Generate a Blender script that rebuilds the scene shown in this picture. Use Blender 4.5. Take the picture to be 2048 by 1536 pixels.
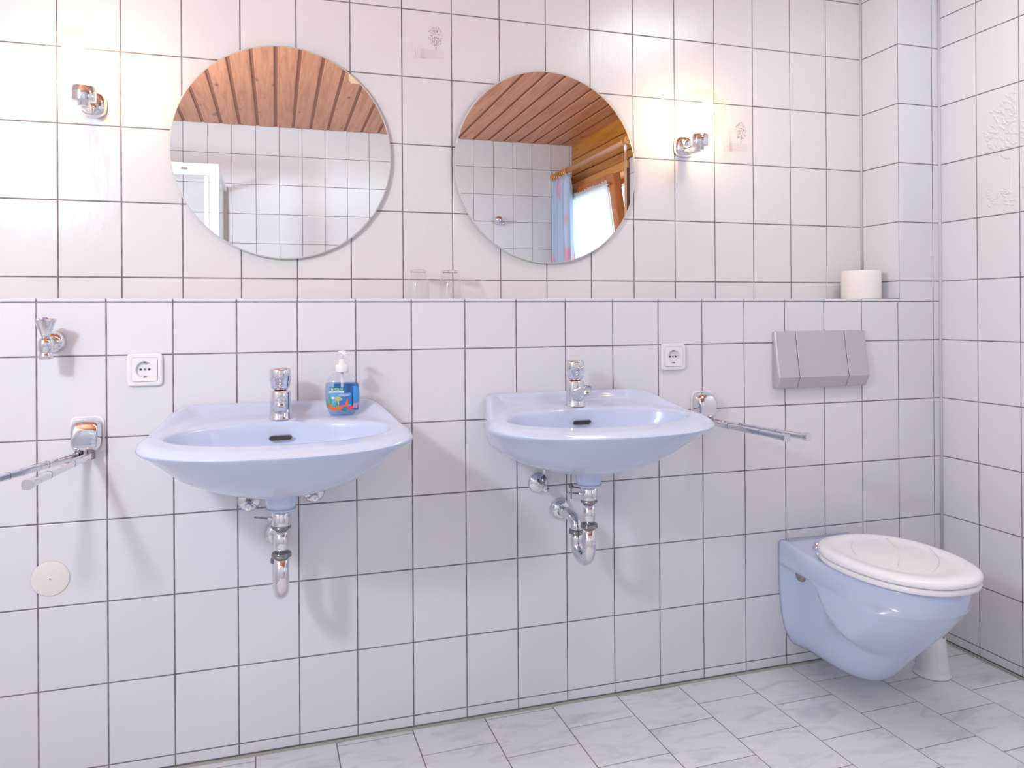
import bpy, bmesh, math, random
from mathutils import Vector, Matrix
random.seed(7)
sc = bpy.context.scene
for o in list(bpy.data.objects): bpy.data.objects.remove(o, do_unlink=True)
C = bpy.data.collections.new('bathroom'); sc.collection.children.link(C)
PI = math.pi; R = math.radians

# ------------------------------------------------------------------ camera
CAM = Vector((0.5454, -2.0757, 1.1246))
yaw, pitch, roll, FPX = 0.30007, 0.00066, -0.00646, 1528.4
cd = bpy.data.cameras.new('camera'); cam = bpy.data.objects.new('camera', cd); C.objects.link(cam)
fwd = Vector((math.sin(yaw)*math.cos(pitch), math.cos(yaw)*math.cos(pitch), math.sin(pitch)))
rt = Vector((math.cos(yaw), -math.sin(yaw), 0)); up = rt.cross(fwd)
r2 = rt*math.cos(roll)+up*math.sin(roll); u2 = -rt*math.sin(roll)+up*math.cos(roll)
m = Matrix((( r2.x, u2.x, -fwd.x, CAM.x), (r2.y, u2.y, -fwd.y, CAM.y), (r2.z, u2.z, -fwd.z, CAM.z), (0,0,0,1)))
cam.matrix_world = m
cd.sensor_width = 36; cd.sensor_fit = 'HORIZONTAL'; cd.lens = 36*FPX/2048
cd.shift_y = -(768-631.1)/2048; cd.shift_x = 0.0; cd.clip_start = 0.01
sc.camera = cam

# ------------------------------------------------------------------ world, lights, exposure
EXPO = 0.12
W = bpy.data.worlds.new('daylight'); sc.world = W; W.use_nodes = True
bg = W.node_tree.nodes['Background']; bg.inputs[0].default_value = (0.72, 0.86, 1.0, 1); bg.inputs[1].default_value = 1.1
def light(name, kind, loc, power, col, size=0.1, aim=None, size_y=None):
    l = bpy.data.lights.new(name, kind); l.energy = power; l.color = col
    if kind == 'AREA':
        l.shape = 'RECTANGLE'; l.size = size; l.size_y = size_y or size
    else: l.shadow_soft_size = size
    o = bpy.data.objects.new(name, l); C.objects.link(o); o.location = loc
    if aim: o.rotation_euler = (Vector(aim)-Vector(loc)).to_track_quat('-Z', 'Y').to_euler()
    return o
KEY = light('room_lamp', 'POINT', (-0.42, -1.42, 1.76), 47, (0.88, 0.95, 1.0), 0.085)
DAY = light('window_daylight', 'AREA', (3.35, -2.6, 1.75), 24, (0.72, 0.86, 1.0), 1.1, (2.6, -2.5, 1.4), 1.5)
CEIL = light('ceiling_fill', 'AREA', (1.05, -0.80, 2.39), 24, (0.88, 0.95, 1.0), 1.3, (0.95, -2.7, 1.05), 0.35)  # added unseen fill, brightens the opposite wall and ambient; no real fixture
SPOT = light('toilet_corner_fill', 'AREA', (2.15, -0.80, 2.40), 8, (0.86, 0.94, 1.0), 0.45, (2.2, -0.6, 0), 0.45)  # invented fill light that lifts the toilet lid; no lamp hangs here
BULB_POWER = 78.0
sc.view_settings.view_transform = 'Standard'; sc.view_settings.look = 'None'
sc.view_settings.exposure = EXPO; sc.view_settings.gamma = 1; sc.view_settings.use_curve_mapping = False

# ------------------------------------------------------------------ materials
def s2l(c):
    return tuple(((v/255)/12.92 if v/255 <= .04045 else ((v/255+.055)/1.055)**2.4) for v in c)
def mat(name, rgb, rough=0.4, metal=0.0, spec=0.5, coat=0.0, var=0.0, noise=None, bump=None, trans=0.0, ior=1.45, lin=False, knots=None):
    M = bpy.data.materials.new(name); M.use_nodes = True; nt = M.node_tree; b = nt.nodes['Principled BSDF']
    col = rgb if lin else s2l(rgb)
    b.inputs['Base Color'].default_value = (*col, 1); b.inputs['Roughness'].default_value = rough
    b.inputs['Metallic'].default_value = metal; b.inputs['Specular IOR Level'].default_value = spec
    b.inputs['Coat Weight'].default_value = coat; b.inputs['Coat Roughness'].default_value = 0.05
    b.inputs['Transmission Weight'].default_value = trans; b.inputs['IOR'].default_value = ior
    src = None
    if noise:   # (scale xyz, colour2, contrast lo, hi, detail)
        tc = nt.nodes.new('ShaderNodeTexCoord'); mp = nt.nodes.new('ShaderNodeMapping'); mp.inputs['Scale'].default_value = noise[0]
        nz = nt.nodes.new('ShaderNodeTexNoise'); nz.inputs['Scale'].default_value = 1; nz.inputs['Detail'].default_value = noise[4]
        nz.inputs['Distortion'].default_value = noise[5] if len(noise) > 5 else 0
        oi = nt.nodes.new('ShaderNodeObjectInfo'); add = nt.nodes.new('ShaderNodeVectorMath'); add.operation = 'MULTIPLY_ADD'
        cmb = nt.nodes.new('ShaderNodeCombineXYZ')
        for k in range(3): nt.links.new(oi.outputs['Random'], cmb.inputs[k])
        nt.links.new(cmb.outputs[0], add.inputs[0]); add.inputs[1].default_value = (37, 19, 23)
        nt.links.new(tc.outputs['Object'], mp.inputs[0]); nt.links.new(mp.outputs[0], add.inputs[2]); nt.links.new(add.outputs[0], nz.inputs['Vector'])
        mr = nt.nodes.new('ShaderNodeMapRange'); mr.inputs[1].default_value = noise[2]; mr.inputs[2].default_value = noise[3]
        nt.links.new(nz.outputs['Fac'], mr.inputs[0])
        mx = nt.nodes.new('ShaderNodeMix'); mx.data_type = 'RGBA'
        mx.inputs[6].default_value = (*col, 1); mx.inputs[7].default_value = (*s2l(noise[1]), 1)
        nt.links.new(mr.outputs[0], mx.inputs[0]); src = mx.outputs[2]
    if var > 0:
        oi2 = nt.nodes.new('ShaderNodeObjectInfo'); m2 = nt.nodes.new('ShaderNodeMapRange')
        m2.inputs[3].default_value = 1-var; m2.inputs[4].default_value = 1.0
        hs = nt.nodes.new('ShaderNodeHueSaturation')
        if src: nt.links.new(src, hs.inputs['Color'])
        else: hs.inputs['Color'].default_value = (*col, 1)
        nt.links.new(oi2.outputs['Random'], m2.inputs[0]); nt.links.new(m2.outputs[0], hs.inputs['Value']); src = hs.outputs[0]
    if knots and src:
        tk = nt.nodes.new('ShaderNodeTexCoord'); mk = nt.nodes.new('ShaderNodeMapping'); mk.inputs['Scale'].default_value = knots
        ok = nt.nodes.new('ShaderNodeObjectInfo'); ck = nt.nodes.new('ShaderNodeCombineXYZ'); ak = nt.nodes.new('ShaderNodeVectorMath'); ak.operation = 'MULTIPLY_ADD'; ak.inputs[1].default_value = (31, 47, 0)
        for k in range(3): nt.links.new(ok.outputs['Random'], ck.inputs[k])
        nt.links.new(tk.outputs['Object'], mk.inputs[0]); nt.links.new(ck.outputs[0], ak.inputs[0]); nt.links.new(mk.outputs[0], ak.inputs[2])
        vk = nt.nodes.new('ShaderNodeTexVoronoi'); vk.inputs['Scale'].default_value = 1; nt.links.new(ak.outputs[0], vk.inputs['Vector'])
        rk = nt.nodes.new('ShaderNodeMapRange'); rk.inputs[1].default_value = .07; rk.inputs[2].default_value = .16; rk.inputs[3].default_value = .75; rk.inputs[4].default_value = 0.0
        nt.links.new(vk.outputs['Distance'], rk.inputs[0]); xk = nt.nodes.new('ShaderNodeMix'); xk.data_type = 'RGBA'; xk.inputs[7].default_value = (*s2l((104, 62, 40)), 1)
        nt.links.new(rk.outputs[0], xk.inputs[0]); nt.links.new(src, xk.inputs[6]); src = xk.outputs[2]
    if src: nt.links.new(src, b.inputs['Base Color'])
    if bump:    # (scale xyz, strength, distance, detail)
        tc = nt.nodes.new('ShaderNodeTexCoord'); mp = nt.nodes.new('ShaderNodeMapping'); mp.inputs['Scale'].default_value = bump[0]
        if len(bump) > 4: mp.inputs['Rotation'].default_value = bump[4]
        nz = nt.nodes.new('ShaderNodeTexNoise'); nz.inputs['Scale'].default_value = 1; nz.inputs['Detail'].default_value = bump[3]
        nt.links.new(tc.outputs['Object'], mp.inputs[0]); nt.links.new(mp.outputs[0], nz.inputs['Vector'])
        bp = nt.nodes.new('ShaderNodeBump'); bp.inputs['Strength'].default_value = bump[1]; bp.inputs['Distance'].default_value = bump[2]
        nt.links.new(nz.outputs['Fac'], bp.inputs['Height']); nt.links.new(bp.outputs[0], b.inputs['Normal'])
    return M
def thin(name, rgb, transp, rough=0.02, tint=(1,1,1), body='gloss', fres=1.5):
    """thin clear film: see-through with a fresnel sheen, or a partly diffusing cloth"""
    M = bpy.data.materials.new(name); M.use_nodes = True; nt = M.node_tree; nt.nodes.clear()
    out = nt.nodes.new('ShaderNodeOutputMaterial'); t = nt.nodes.new('ShaderNodeBsdfTransparent'); t.inputs[0].default_value = (*tint, 1)
    mx = nt.nodes.new('ShaderNodeMixShader')
    if body == 'gloss':
        g = nt.nodes.new('ShaderNodeBsdfGlossy'); g.inputs['Roughness'].default_value = rough; g.inputs[0].default_value = (*rgb, 1)
        lw = nt.nodes.new('ShaderNodeLayerWeight'); lw.inputs[0].default_value = 0.5
        pw = nt.nodes.new('ShaderNodeMath'); pw.operation = 'POWER'; pw.inputs[1].default_value = 4.0; nt.links.new(lw.outputs['Facing'], pw.inputs[0]); lw = pw
        mm = nt.nodes.new('ShaderNodeMath'); mm.operation = 'MULTIPLY_ADD'; mm.inputs[1].default_value = fres-1; mm.inputs[2].default_value = 1-transp
        mm.use_clamp = True
        nt.links.new(lw.outputs[0], mm.inputs[0]); nt.links.new(mm.outputs[0], mx.inputs[0]); nt.links.new(t.outputs[0], mx.inputs[1]); nt.links.new(g.outputs[0], mx.inputs[2])
    else:
        d = nt.nodes.new('ShaderNodeBsdfDiffuse'); d.inputs[0].default_value = (*rgb, 1)
        tl = nt.nodes.new('ShaderNodeBsdfTranslucent'); tl.inputs[0].default_value = (*rgb, 1)
        m0 = nt.nodes.new('ShaderNodeMixShader'); m0.inputs[0].default_value = 0.6
        nt.links.new(d.outputs[0], m0.inputs[1]); nt.links.new(tl.outputs[0], m0.inputs[2])
        mx.inputs[0].default_value = 1-transp
        nt.links.new(t.outputs[0], mx.inputs[1]); nt.links.new(m0.outputs[0], mx.inputs[2])
    nt.links.new(mx.outputs[0], out.inputs[0])
    return M
M_tile = mat('glazed_tile', (229, 229, 235), 0.22, var=0.035, spec=0.42, bump=((14, 14, 9), 0.22, 0.004, 1.0))
M_tile_up = mat('brushed_relief_tile', (230, 229, 233), 0.2, var=0.035, spec=0.45, bump=((34, 34, 13), 0.22, 0.004, 2.0, (0, R(48), 0)))
M_grout = mat('grout', (146, 136, 143), 0.9, noise=((30, 30, 30), (118, 107, 115), .4, .65, 2))
M_floor = mat('marbled_floor_tile', (224, 226, 230), 0.3, var=0.03, noise=((7, 20, 7), (196, 198, 206), .5, .78, 5, 1.2))
M_fgrout = mat('floor_grout', (140, 122, 120), 0.9)
M_sil = mat('grey_silicone', (176, 176, 166), 0.5)
M_silw = mat('pale_silicone', (214, 208, 216), 0.5)
M_chrome = mat('chrome', (226, 226, 230), 0.06, metal=1.0)
M_chrome_d = mat('darker_chrome', (150, 148, 152), 0.16, metal=1.0)
M_steel = mat('brushed_steel', (208, 204, 209), 0.42, metal=0.85, bump=((900, 8, 8), 0.12, 0.0005, 2.0))
M_mirror = mat('mirror_glass', (247, 249, 249), 0.0, metal=1.0)
M_medge = mat('mirror_edge', (205, 205, 200), 0.3)
M_chip = mat('chipped_silvering', (236, 214, 178), 0.6)
M_blue = mat('pale_blue_ceramic', (200, 213, 238), 0.12, coat=0.2, spec=0.5)
M_white = mat('white_plastic', (240, 238, 242), 0.25)
M_lid = mat('white_seat_plastic', (250, 250, 254), 0.14, coat=0.3)
M_cream = mat('cream_plastic', (236, 230, 226), 0.4)
M_dark = mat('dark_hole', (76, 70, 72), 0.6)
M_slot = mat('overflow_metal', (160, 154, 156), 0.25, metal=0.8)
M_paper = mat('toilet_paper', (246, 242, 238), 0.95, bump=((400, 400, 400), 0.25, 0.001, 2))
M_card = mat('cardboard', (190, 160, 130), 0.9)
M_bluedot = mat('blue_cap', (60, 120, 220), 0.3)
M_lens = thin('clear_glass', (1, 1, 1), 0.982, 0.03, (0.99, 0.99, 0.99), fres=1.95)
M_realglass = mat('tumbler_glass', (250, 252, 252), 0.0, trans=1.0, ior=1.45)
M_globe = thin('ribbed_globe_glass', (1, 0.98, 0.93), 0.95, 0.08, (0.985, 0.98, 0.96), fres=1.6)
M_pane = thin('window_pane', (1, 1, 1), 0.98, 0.0, (0.97, 0.99, 1))
M_bottle = thin('clear_bottle_plastic', (1, 1, 1), 0.97, 0.03, (0.96, 0.97, 0.98), fres=1.3)
M_soap = thin('blue_liquid_soap', s2l((150, 185, 230)), 0.86, 0.1, (0.80, 0.89, 0.985), 'cloth')
M_net = thin('sheer_net_cloth', (0.86, 0.90, 0.92), 0.08, body='cloth')
M_wood = mat('reddish_ceiling_pine', (220, 150, 110), 0.35, var=0.14, noise=((26, 1.6, 26), (190, 120, 80), .42, .72, 4, 1.5), spec=0.4, knots=(11, 4.5, 0))
M_wood_y = mat('honey_varnished_pine', (206, 140, 52), 0.28, var=0.12, noise=((20, 2.0, 26), (176, 104, 30), .45, .7, 4, 1.2), spec=0.5, knots=(0, 3.5, 10))
M_groove = mat('ceiling_groove_pine', (160, 100, 70), 0.5)
M_frame = mat('orange_window_wood', (190, 112, 52), 0.3, noise=((14, 14, 3), (160, 86, 34), .45, .7, 3))
M_casing = mat('light_pine_casing', (222, 160, 92), 0.35)
M_reddark = mat('dark_red_trim', (112, 56, 42), 0.4)
M_pole = mat('beech_rod', (208, 152, 116), 0.3)
M_stick = mat('cream_draw_rod', (232, 216, 190), 0.35)
M_showerw = mat('white_shower_profile', (246, 246, 248), 0.25)
M_showerd = mat('grey_shower_seal', (150, 132, 124), 0.4)
M_print = mat('pale_mauve_print', (204, 184, 192), 0.3)
def emis(name, rgb, s):
    M = bpy.data.materials.new(name); M.use_nodes = True; nt = M.node_tree; nt.nodes.clear()
    o = nt.nodes.new('ShaderNodeOutputMaterial'); e = nt.nodes.new('ShaderNodeEmission'); e.inputs[0].default_value = (*rgb, 1); e.inputs[1].default_value = s
    nt.links.new(e.outputs[0], o.inputs[0]); return M
M_bulb = emis('glowing_bulb', (1.0, 0.70, 0.36), BULB_POWER)

# ------------------------------------------------------------------ helpers
class MB:
    def __init__(s): s.v = []; s.f = []; s.sm = []
    def add(s, vs, fs, smooth=False):
        n = len(s.v); s.v += [tuple(p) for p in vs]
        for f in fs: s.f.append(tuple(i+n for i in f)); s.sm.append(smooth)
        return s
    def box(s, x0, x1, y0, y1, z0, z1):
        vs = [(x, y, z) for x in (x0, x1) for y in (y0, y1) for z in (z0, z1)]
        return s.add(vs, [(0,1,3,2),(4,6,7,5),(0,4,5,1),(2,3,7,6),(0,2,6,4),(1,5,7,3)])
    def rbox(s, x0, x1, y0, y1, z0, z1, r, n=4, axis='y', taper=0.0):
        """box whose outline (seen along axis) has rounded corners, with a small chamfer towards the - side"""
        def outline(ins):
            pts = []
            ax, bx, az, bz = (x0, x1, z0, z1) if axis == 'y' else ((x0, x1, y0, y1) if axis == 'z' else (y0, y1, z0, z1))
            rr = max(r-ins, 1e-5); ax += ins; bx -= ins; az += ins; bz -= ins
            for cx, cz, a0 in ((bx-rr, bz-rr, 0), (ax+rr, bz-rr, 90), (ax+rr, az+rr, 180), (bx-rr, az+rr, 270)):
                for k in range(n+1): a = R(a0+90*k/n); pts.append((cx+rr*math.cos(a), cz+rr*math.sin(a)))
            return pts
        lo, hi = (y0, y1) if axis == 'y' else ((z0, z1) if axis == 'z' else (x0, x1))
        c = min(0.25*(hi-lo), r*0.5, 0.004) if taper == 0 else taper
        rings = []
        for d, ins in ((lo, c), (lo+c*.3, c*.3), (lo+c, 0), (hi, 0)):
            rings.append([((p[0], d, p[1]) if axis == 'y' else ((p[0], p[1], d) if axis == 'z' else (d, p[0], p[1]))) for p in outline(ins)])
        return s.loft(rings, True, True, smooth=False)
    def loft(s, rings, cap0=True, cap1=True, smooth=True, close=True):
        n = len(rings[0]); vs = [p for r_ in rings for p in r_]; fs = []
        for i in range(len(rings)-1):
            for j in range(n if close else n-1):
                a = i*n+j; b = i*n+(j+1) % n; fs.append((a, b, b+n, a+n))
        s.add(vs, fs, smooth)
        if cap0: s.add(rings[0], [tuple(range(n))[::-1]])
        if cap1: s.add(rings[-1], [tuple(range(n))])
        return s
    def lathe(s, prof, c=(0,0,0), axis='z', n=32, sy=1.0, cap0=True, cap1=True, smooth=True, close=False):
        rings = []
        for r_, h in prof:
            ring = []
            for k in range(n):
                a = 2*PI*k/n; p, q = r_*math.cos(a), r_*math.sin(a)*sy
                ring.append((c[0]+p, c[1]+q, c[2]+h) if axis == 'z' else ((c[0]+p, c[1]+h, c[2]+q) if axis == 'y' else (c[0]+h, c[1]+p, c[2]+q)))
            rings.append(ring)
        return s.loft(rings, cap0, cap1, smooth)
    def tube(s, pts, r_, n=14, caps=True, smooth=True):
        pts = [Vector(p) for p in pts]; rings = []; prev = None
        for i, p in enumerate(pts):
            t = (pts[min(i+1, len(pts)-1)]-pts[max(i-1, 0)]).normalized()
            if prev is None: prev = t.orthogonal().normalized()
            u = (prev-t*prev.dot(t)).normalized(); w = t.cross(u); prev = u
            rr = r_[i] if isinstance(r_, (list, tuple)) else r_
            rings.append([tuple(p+u*rr*math.cos(2*PI*k/n)+w*rr*math.sin(2*PI*k/n)) for k in range(n)])
        return s.loft(rings, caps, caps, smooth)
    def xf(s, M): s.v = [tuple(M @ Vector(p)) for p in s.v]; return s
    def mesh(s, name, m_=None):
        me = bpy.data.meshes.new(name); me.from_pydata(s.v, [], s.f); me.update()
        me.polygons.foreach_set('use_smooth', s.sm)
        bm = bmesh.new(); bm.from_mesh(me); bmesh.ops.remove_doubles(bm, verts=bm.verts, dist=1e-6)
        bmesh.ops.recalc_face_normals(bm, faces=bm.faces); bm.to_mesh(me); bm.free()
        if m_: me.materials.append(m_)
        return me
    def build(s, name, m_, parent=None, bevel=0, subsurf=0, weld=True):
        me = s.mesh(name, m_); o = bpy.data.objects.new(name, me); C.objects.link(o)
        if parent: o.parent = parent
        if bevel:
            b = o.modifiers.new('bevel', 'BEVEL'); b.width = bevel; b.segments = 2; b.limit_method = 'ANGLE'; b.angle_limit = R(35); b.harden_normals = False
        if subsurf:
            b = o.modifiers.new('sub', 'SUBSURF'); b.levels = subsurf; b.render_levels = subsurf
        return o
def thing(name, label, cat, loc=(0,0,0), rotz=0, group=None):
    o = bpy.data.objects.new(name, None); C.objects.link(o); o.location = loc; o.rotation_euler = (0,0,rotz); o.empty_display_size = .05
    o['label'] = label; o['category'] = cat
    if group: o['group'] = group
    return o
def dup(root, loc, label, rotz=None, mats=None):
    r = root.copy(); C.objects.link(r); r.location = loc; r['label'] = label
    if rotz is not None: r.rotation_euler = (0,0,rotz)
    kids = [o for o in list(C.objects) if o.parent == root]
    for ch in kids:
        c = ch.copy(); C.objects.link(c); c.parent = r
        for g in [o for o in list(C.objects) if o.parent == ch]:
            d = g.copy(); C.objects.link(d); d.parent = c
    return r
def struct(name, mb, m_, label, cat='wall'):
    o = mb.build(name, m_); o['kind'] = 'structure'; o['label'] = label; o['category'] = cat; return o
def bez(p0, p1, p2, p3, n):
    out = []
    for i in range(n+1):
        t = i/n; out.append(tuple((1-t)**3*a+3*(1-t)**2*t*b+3*(1-t)*t*t*c+t**3*d for a, b, c, d in zip(p0, p1, p2, p3)))
    return out
def smooth01(t): t = max(0, min(1, t)); return t*t*(3-2*t)

# ------------------------------------------------------------------ tiles
T = 0.006; GAP = 0.0032; PROUD = 0.0013
_tc = {}
def tile_mesh(w, h, m_):
    k = (round(w, 4), round(h, 4), m_.name)
    if k not in _tc:
        b = 0.0011; mb = MB(); w2, h2 = w/2, h/2   # local x = along wall, z = up, front towards -y; front face at y=0
        mb.loft([[(-w2+i, y, -h2+i), (w2-i, y, -h2+i), (w2-i, y, h2-i), (-w2+i, y, h2-i)] for y, i in ((0.0, b), (b*.4, b*.25), (PROUD+.0002, 0))], True, False, smooth=False)
        _tc[k] = mb.mesh('tile', m_)
    return _tc[k]
def tile_wall(parent, origin, ang, us, zs, m_, as_part=lambda u, z: True, holes=lambda u, z: False, gap=GAP):
    """us / zs = joint positions; origin + ang define the plane (u runs along it, facing local -y)"""
    rest = MB(); rot = Matrix.Rotation(ang, 4, 'Z'); M0 = Matrix.Translation(origin) @ rot
    for i in range(len(us)-1):
        for j in range(len(zs)-1):
            w, h = us[i+1]-us[i]-gap, zs[j+1]-zs[j]-gap; uc, zc = (us[i]+us[i+1])/2, (zs[j]+zs[j+1])/2
            if w < .006 or h < .006 or holes(uc, zc): continue
            jit = random.uniform(-.00012, .00012)
            loc = M0 @ Vector((uc, jit, zc))
            if as_part(uc, zc):
                o = bpy.data.objects.new('tile', tile_mesh(w, h, m_)); C.objects.link(o); o.parent = parent
                tilt = Matrix.Rotation(random.uniform(-.0016, .0016), 4, 'X') @ Matrix.Rotation(random.uniform(-.0016, .0016), 4, 'Z')
                o.matrix_basis = Matrix.Translation(loc) @ rot @ tilt
            else:
                me = tile_mesh(w, h, m_); A = Matrix.Translation(loc) @ rot
                rest.add([A @ v.co for v in me.vertices], [tuple(p.vertices) for p in me.polygons])
    if rest.v:
        o = rest.build('tile_field', m_, parent); o['kind'] = 'stuff'
def joints(lo, hi, anchor, pitch):
    k0 = math.ceil((lo-anchor)/pitch - 1e-6); out = [lo]
    v = anchor+k0*pitch
    while v < hi-1e-6:
        if v > lo+.008: out.append(v)
        v += pitch
    if hi-out[-1] < .008: out[-1] = hi
    else: out.append(hi)
    return out
XL, XR, YF, ZC = -0.62, 2.7311, -3.07, 2.43
YU = 0.1713; ZL = 1.1647; ZT = 1.1740; XB = 2.556
zs_all = joints(0.006, ZC, 0.0345, 0.2)
P = PROUD
# lower back wall
w = struct('wall_back', MB().box(XL-.1, XR+.1, P, YU+.15, -.05, ZL+.0017), M_grout, 'tiled lower back wall jutting out below the ledge, carrying the basins and toilet')
tile_wall(w, (0,0,0), 0, joints(XL, XR-.003, 0, .15), [z for z in joints(0.006, ZL, 0.0345, .2)], M_tile)
# ledge tiles on top (facing up)
lx = joints(XL, XB, 0, .15)
for i in range(len(lx)-1):
    wd = lx[i+1]-lx[i]-GAP
    o = MB().box(-wd/2, wd/2, -.0012, YU-.003, ZL+.0017, ZT).build('ledge_tile', M_tile, w, bevel=.0012); o.location = ((lx[i]+lx[i+1])/2, 0, 0)
# corner box: front continuing above the ledge and its left face
w = struct('wall_corner', MB().box(XB+P, XR+.1, P, YU+.15, ZL+.0018, ZC), M_grout, 'narrow tiled boxed-in pier at the right end of the ledge')
tile_wall(w, (0,0,0), 0, [XB, 17*.15+.15, XR-.003] if 17*.15+.15 < XR else [XB, XR], [ZL-0]+[z for z in zs_all if z > ZL+.01], M_tile)
tile_wall(w, (XB, 0, 0), R(-90), [-YU+.004, -0.0015], [ZT]+[z for z in zs_all if z > ZL+.01], M_tile)
# upper back wall
w = struct('wall_upper_back', MB().box(XL-.1, XB+.1, YU+P, YU+.15, ZL-.05, ZC), M_grout, 'tiled upper back wall behind the ledge, with the mirrors and lamps')
tile_wall(w, (0, YU, 0), 0, joints(XL, XB-.003, 0.0058, .15), [ZT+.001]+[z for z in zs_all if z > ZL+.02], M_tile_up)
# right wall: tiles to 2.14 m, window opening, wooden boards above
WY0, WY1, WZ0, WZ1 = -3.0, -2.12, 0.92, 2.08
rw = MB()
rw.box(XR+P, XR+.24, WY1, YU+.2, -.05, ZC); rw.box(XR+P, XR+.24, WY0, WY1, -.05, WZ0); rw.box(XR+P, XR+.24, WY0, WY1, WZ1, ZC); rw.box(XR+P, XR+.24, YF-.1, WY0, -.05, ZC)
w = struct('wall_right', rw, M_grout, 'right-hand wall, tiled, with varnished boards over the window')
ZW = 2.137
us = [0.0]+[0.1444+.15*k for k in range(14)]; us = [u for u in us if u <= 2.09]+[2.098]
tile_wall(w, (XR, 0, 0), R(-90), us, [z for z in zs_all if z < ZW]+[ZW], M_tile)
tile_wall(w, (XR, 0, 0), R(-90), [u for u in us if u < 1.4], [ZW]+[z for z in zs_all if z > ZW+.01], M_tile)
tile_wall(w, (XR, 0, 0), R(-90), joints(2.098, -YF, .144, .15), [z for z in zs_all if z < WZ0]+[WZ0], M_tile, as_part=lambda u, z: False)
# boards
def boards(y0, y1, z0, z1, pitch):
    z = z1
    while z > z0+.01:
        zb = max(z-pitch, z0)
        b = MB().box(XR-.012, XR+.001, y0, y1, zb+.002, z-.002).build('board', M_wood_y, w, bevel=.004)
        z -= pitch
boards(YF, -2.10, WZ1+.05, ZC, .119); boards(-2.10, -1.346, ZW+.003, ZC, .119)
# opposite (front) wall seen in the mirrors
w = struct('wall_front', MB().box(XL-.1, XR+.1, YF-.12, YF-P, -.05, ZC), M_grout, 'tiled wall opposite, seen in both round mirrors')
tile_wall(w, (0, YF, 0), R(180), [-x for x in reversed(joints(XL, XR-.003, 1.032-.152*20, .152))], [z-0.0 for z in joints(0.006, ZC, 0.028, .2)], M_tile, as_part=lambda u, z: z > 1.0)
w = struct('wall_left', MB().box(XL-.12, XL-P, YF-.1, YU+.15, -.05, ZC), M_grout, 'tiled left wall outside the frame')
tile_wall(w, (XL, 0, 0), R(90), joints(YF, YU, 0, .15), zs_all, M_tile, as_part=lambda u, z: False)
# floor
w = struct('floor', MB().box(XL-.1, XR+.1, YF-.1, .1, -.1, -P), M_fgrout, 'floor of pale marbled square tiles laid in staggered rows', 'floor')
fa = R(1.0); px_, py_ = .2024, .1925; fx0, fy0 = .895, -.121
rest = MB(); Mr = Matrix.Translation((1.7, 0, 0)) @ Matrix.Rotation(fa, 4, 'Z') @ Matrix.Translation((-1.7, 0, 0)); n_ft = 0
def clip(poly, a, b, c):   # keep a*x+b*y<=c
    out = []
    for i in range(len(poly)):
        p, q = poly[i], poly[(i+1) % len(poly)]; dp, dq = a*p[0]+b*p[1]-c, a*q[0]+b*q[1]-c
        if dp <= 0: out.append(p)
        if dp*dq < 0: t = dp/(dp-dq); out.append((p[0]+(q[0]-p[0])*t, p[1]+(q[1]-p[1])*t))
    return out
for i in range(-9, 12):
    off = 0 if i % 2 == 0 else -.0785
    for j in range(-3, 20):
        x0, x1 = fx0+i*px_+GAP/2, fx0+(i+1)*px_-GAP/2; y1, y0 = fy0-off*-1 - (j-1)*py_-GAP/2, fy0+off-j*py_+GAP/2
        poly = [tuple((Mr @ Vector((x, y, 0)))[:2]) for x, y in ((x0, y0), (x1, y0), (x1, y1), (x0, y1))]
        for c_ in ((0, 1, -.004), (0, -1, -(YF+.004)), (1, 0, XR-.004), (-1, 0, -(XL+.004))): poly = clip(poly, *c_) if poly else poly
        if len(poly) < 3: continue
        cx = sum(p[0] for p in poly)/len(poly); cy = sum(p[1] for p in poly)/len(poly)
        ar = abs(sum(poly[k][0]*poly[(k+1) % len(poly)][1]-poly[(k+1) % len(poly)][0]*poly[k][1] for k in range(len(poly))))/2
        if ar < 3e-4: continue
        def ring(z, ins): return [(p[0]+(cx-p[0])*ins, p[1]+(cy-p[1])*ins, z) for p in poly]
        if cy > -1.1 and cx > .1:
            mb = MB(); mb.loft([[(p[0]-cx, p[1]-cy, p[2]) for p in ring(z, s_)] for z, s_ in ((-.0016, 0), (-.0003, 0), (0, .008))], False, True, False)
            o = mb.build('floor_tile', M_floor, w); o.location = (cx, cy, random.uniform(-.0001, .0001)); n_ft += 1
        else: rest.loft([ring(z, s_) for z, s_ in ((-.0016, 0), (-.0003, 0), (0, .008))], False, True, False)
o = rest.build('tile_field', M_floor, w); o['kind'] = 'stuff'
# ceiling planks along Y
w = struct('ceiling', MB().box(XL-.1, XR+.1, YF-.1, YU+.15, ZC, ZC+.05), M_groove, 'ceiling of reddish pine tongue-and-groove planks, seen in the mirrors', 'ceiling')
x = .092-.1155*8
_pm = MB().box(-.049, .049, YF+.001-(YF+YU)/2, YU-.001-(YF+YU)/2, -.008, .0005).mesh('plank', M_wood)
while x < XR:
    a, b = max(x+.008, XL+.001), min(x+.1075, XR-.001)
    if b-a > .01:
        if abs(b-a-.0995) < .003:
            o = bpy.data.objects.new('plank', _pm); C.objects.link(o); o.parent = w
            bv = o.modifiers.new('bevel', 'BEVEL'); bv.width = .005; bv.segments = 1; o.location = ((a+b)/2, (YF+YU)/2, ZC)
        else: MB().box(a, b, YF+.001, YU-.001, ZC-.008, ZC+.0005).build('plank', M_wood, w)
    x += .1155
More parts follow.
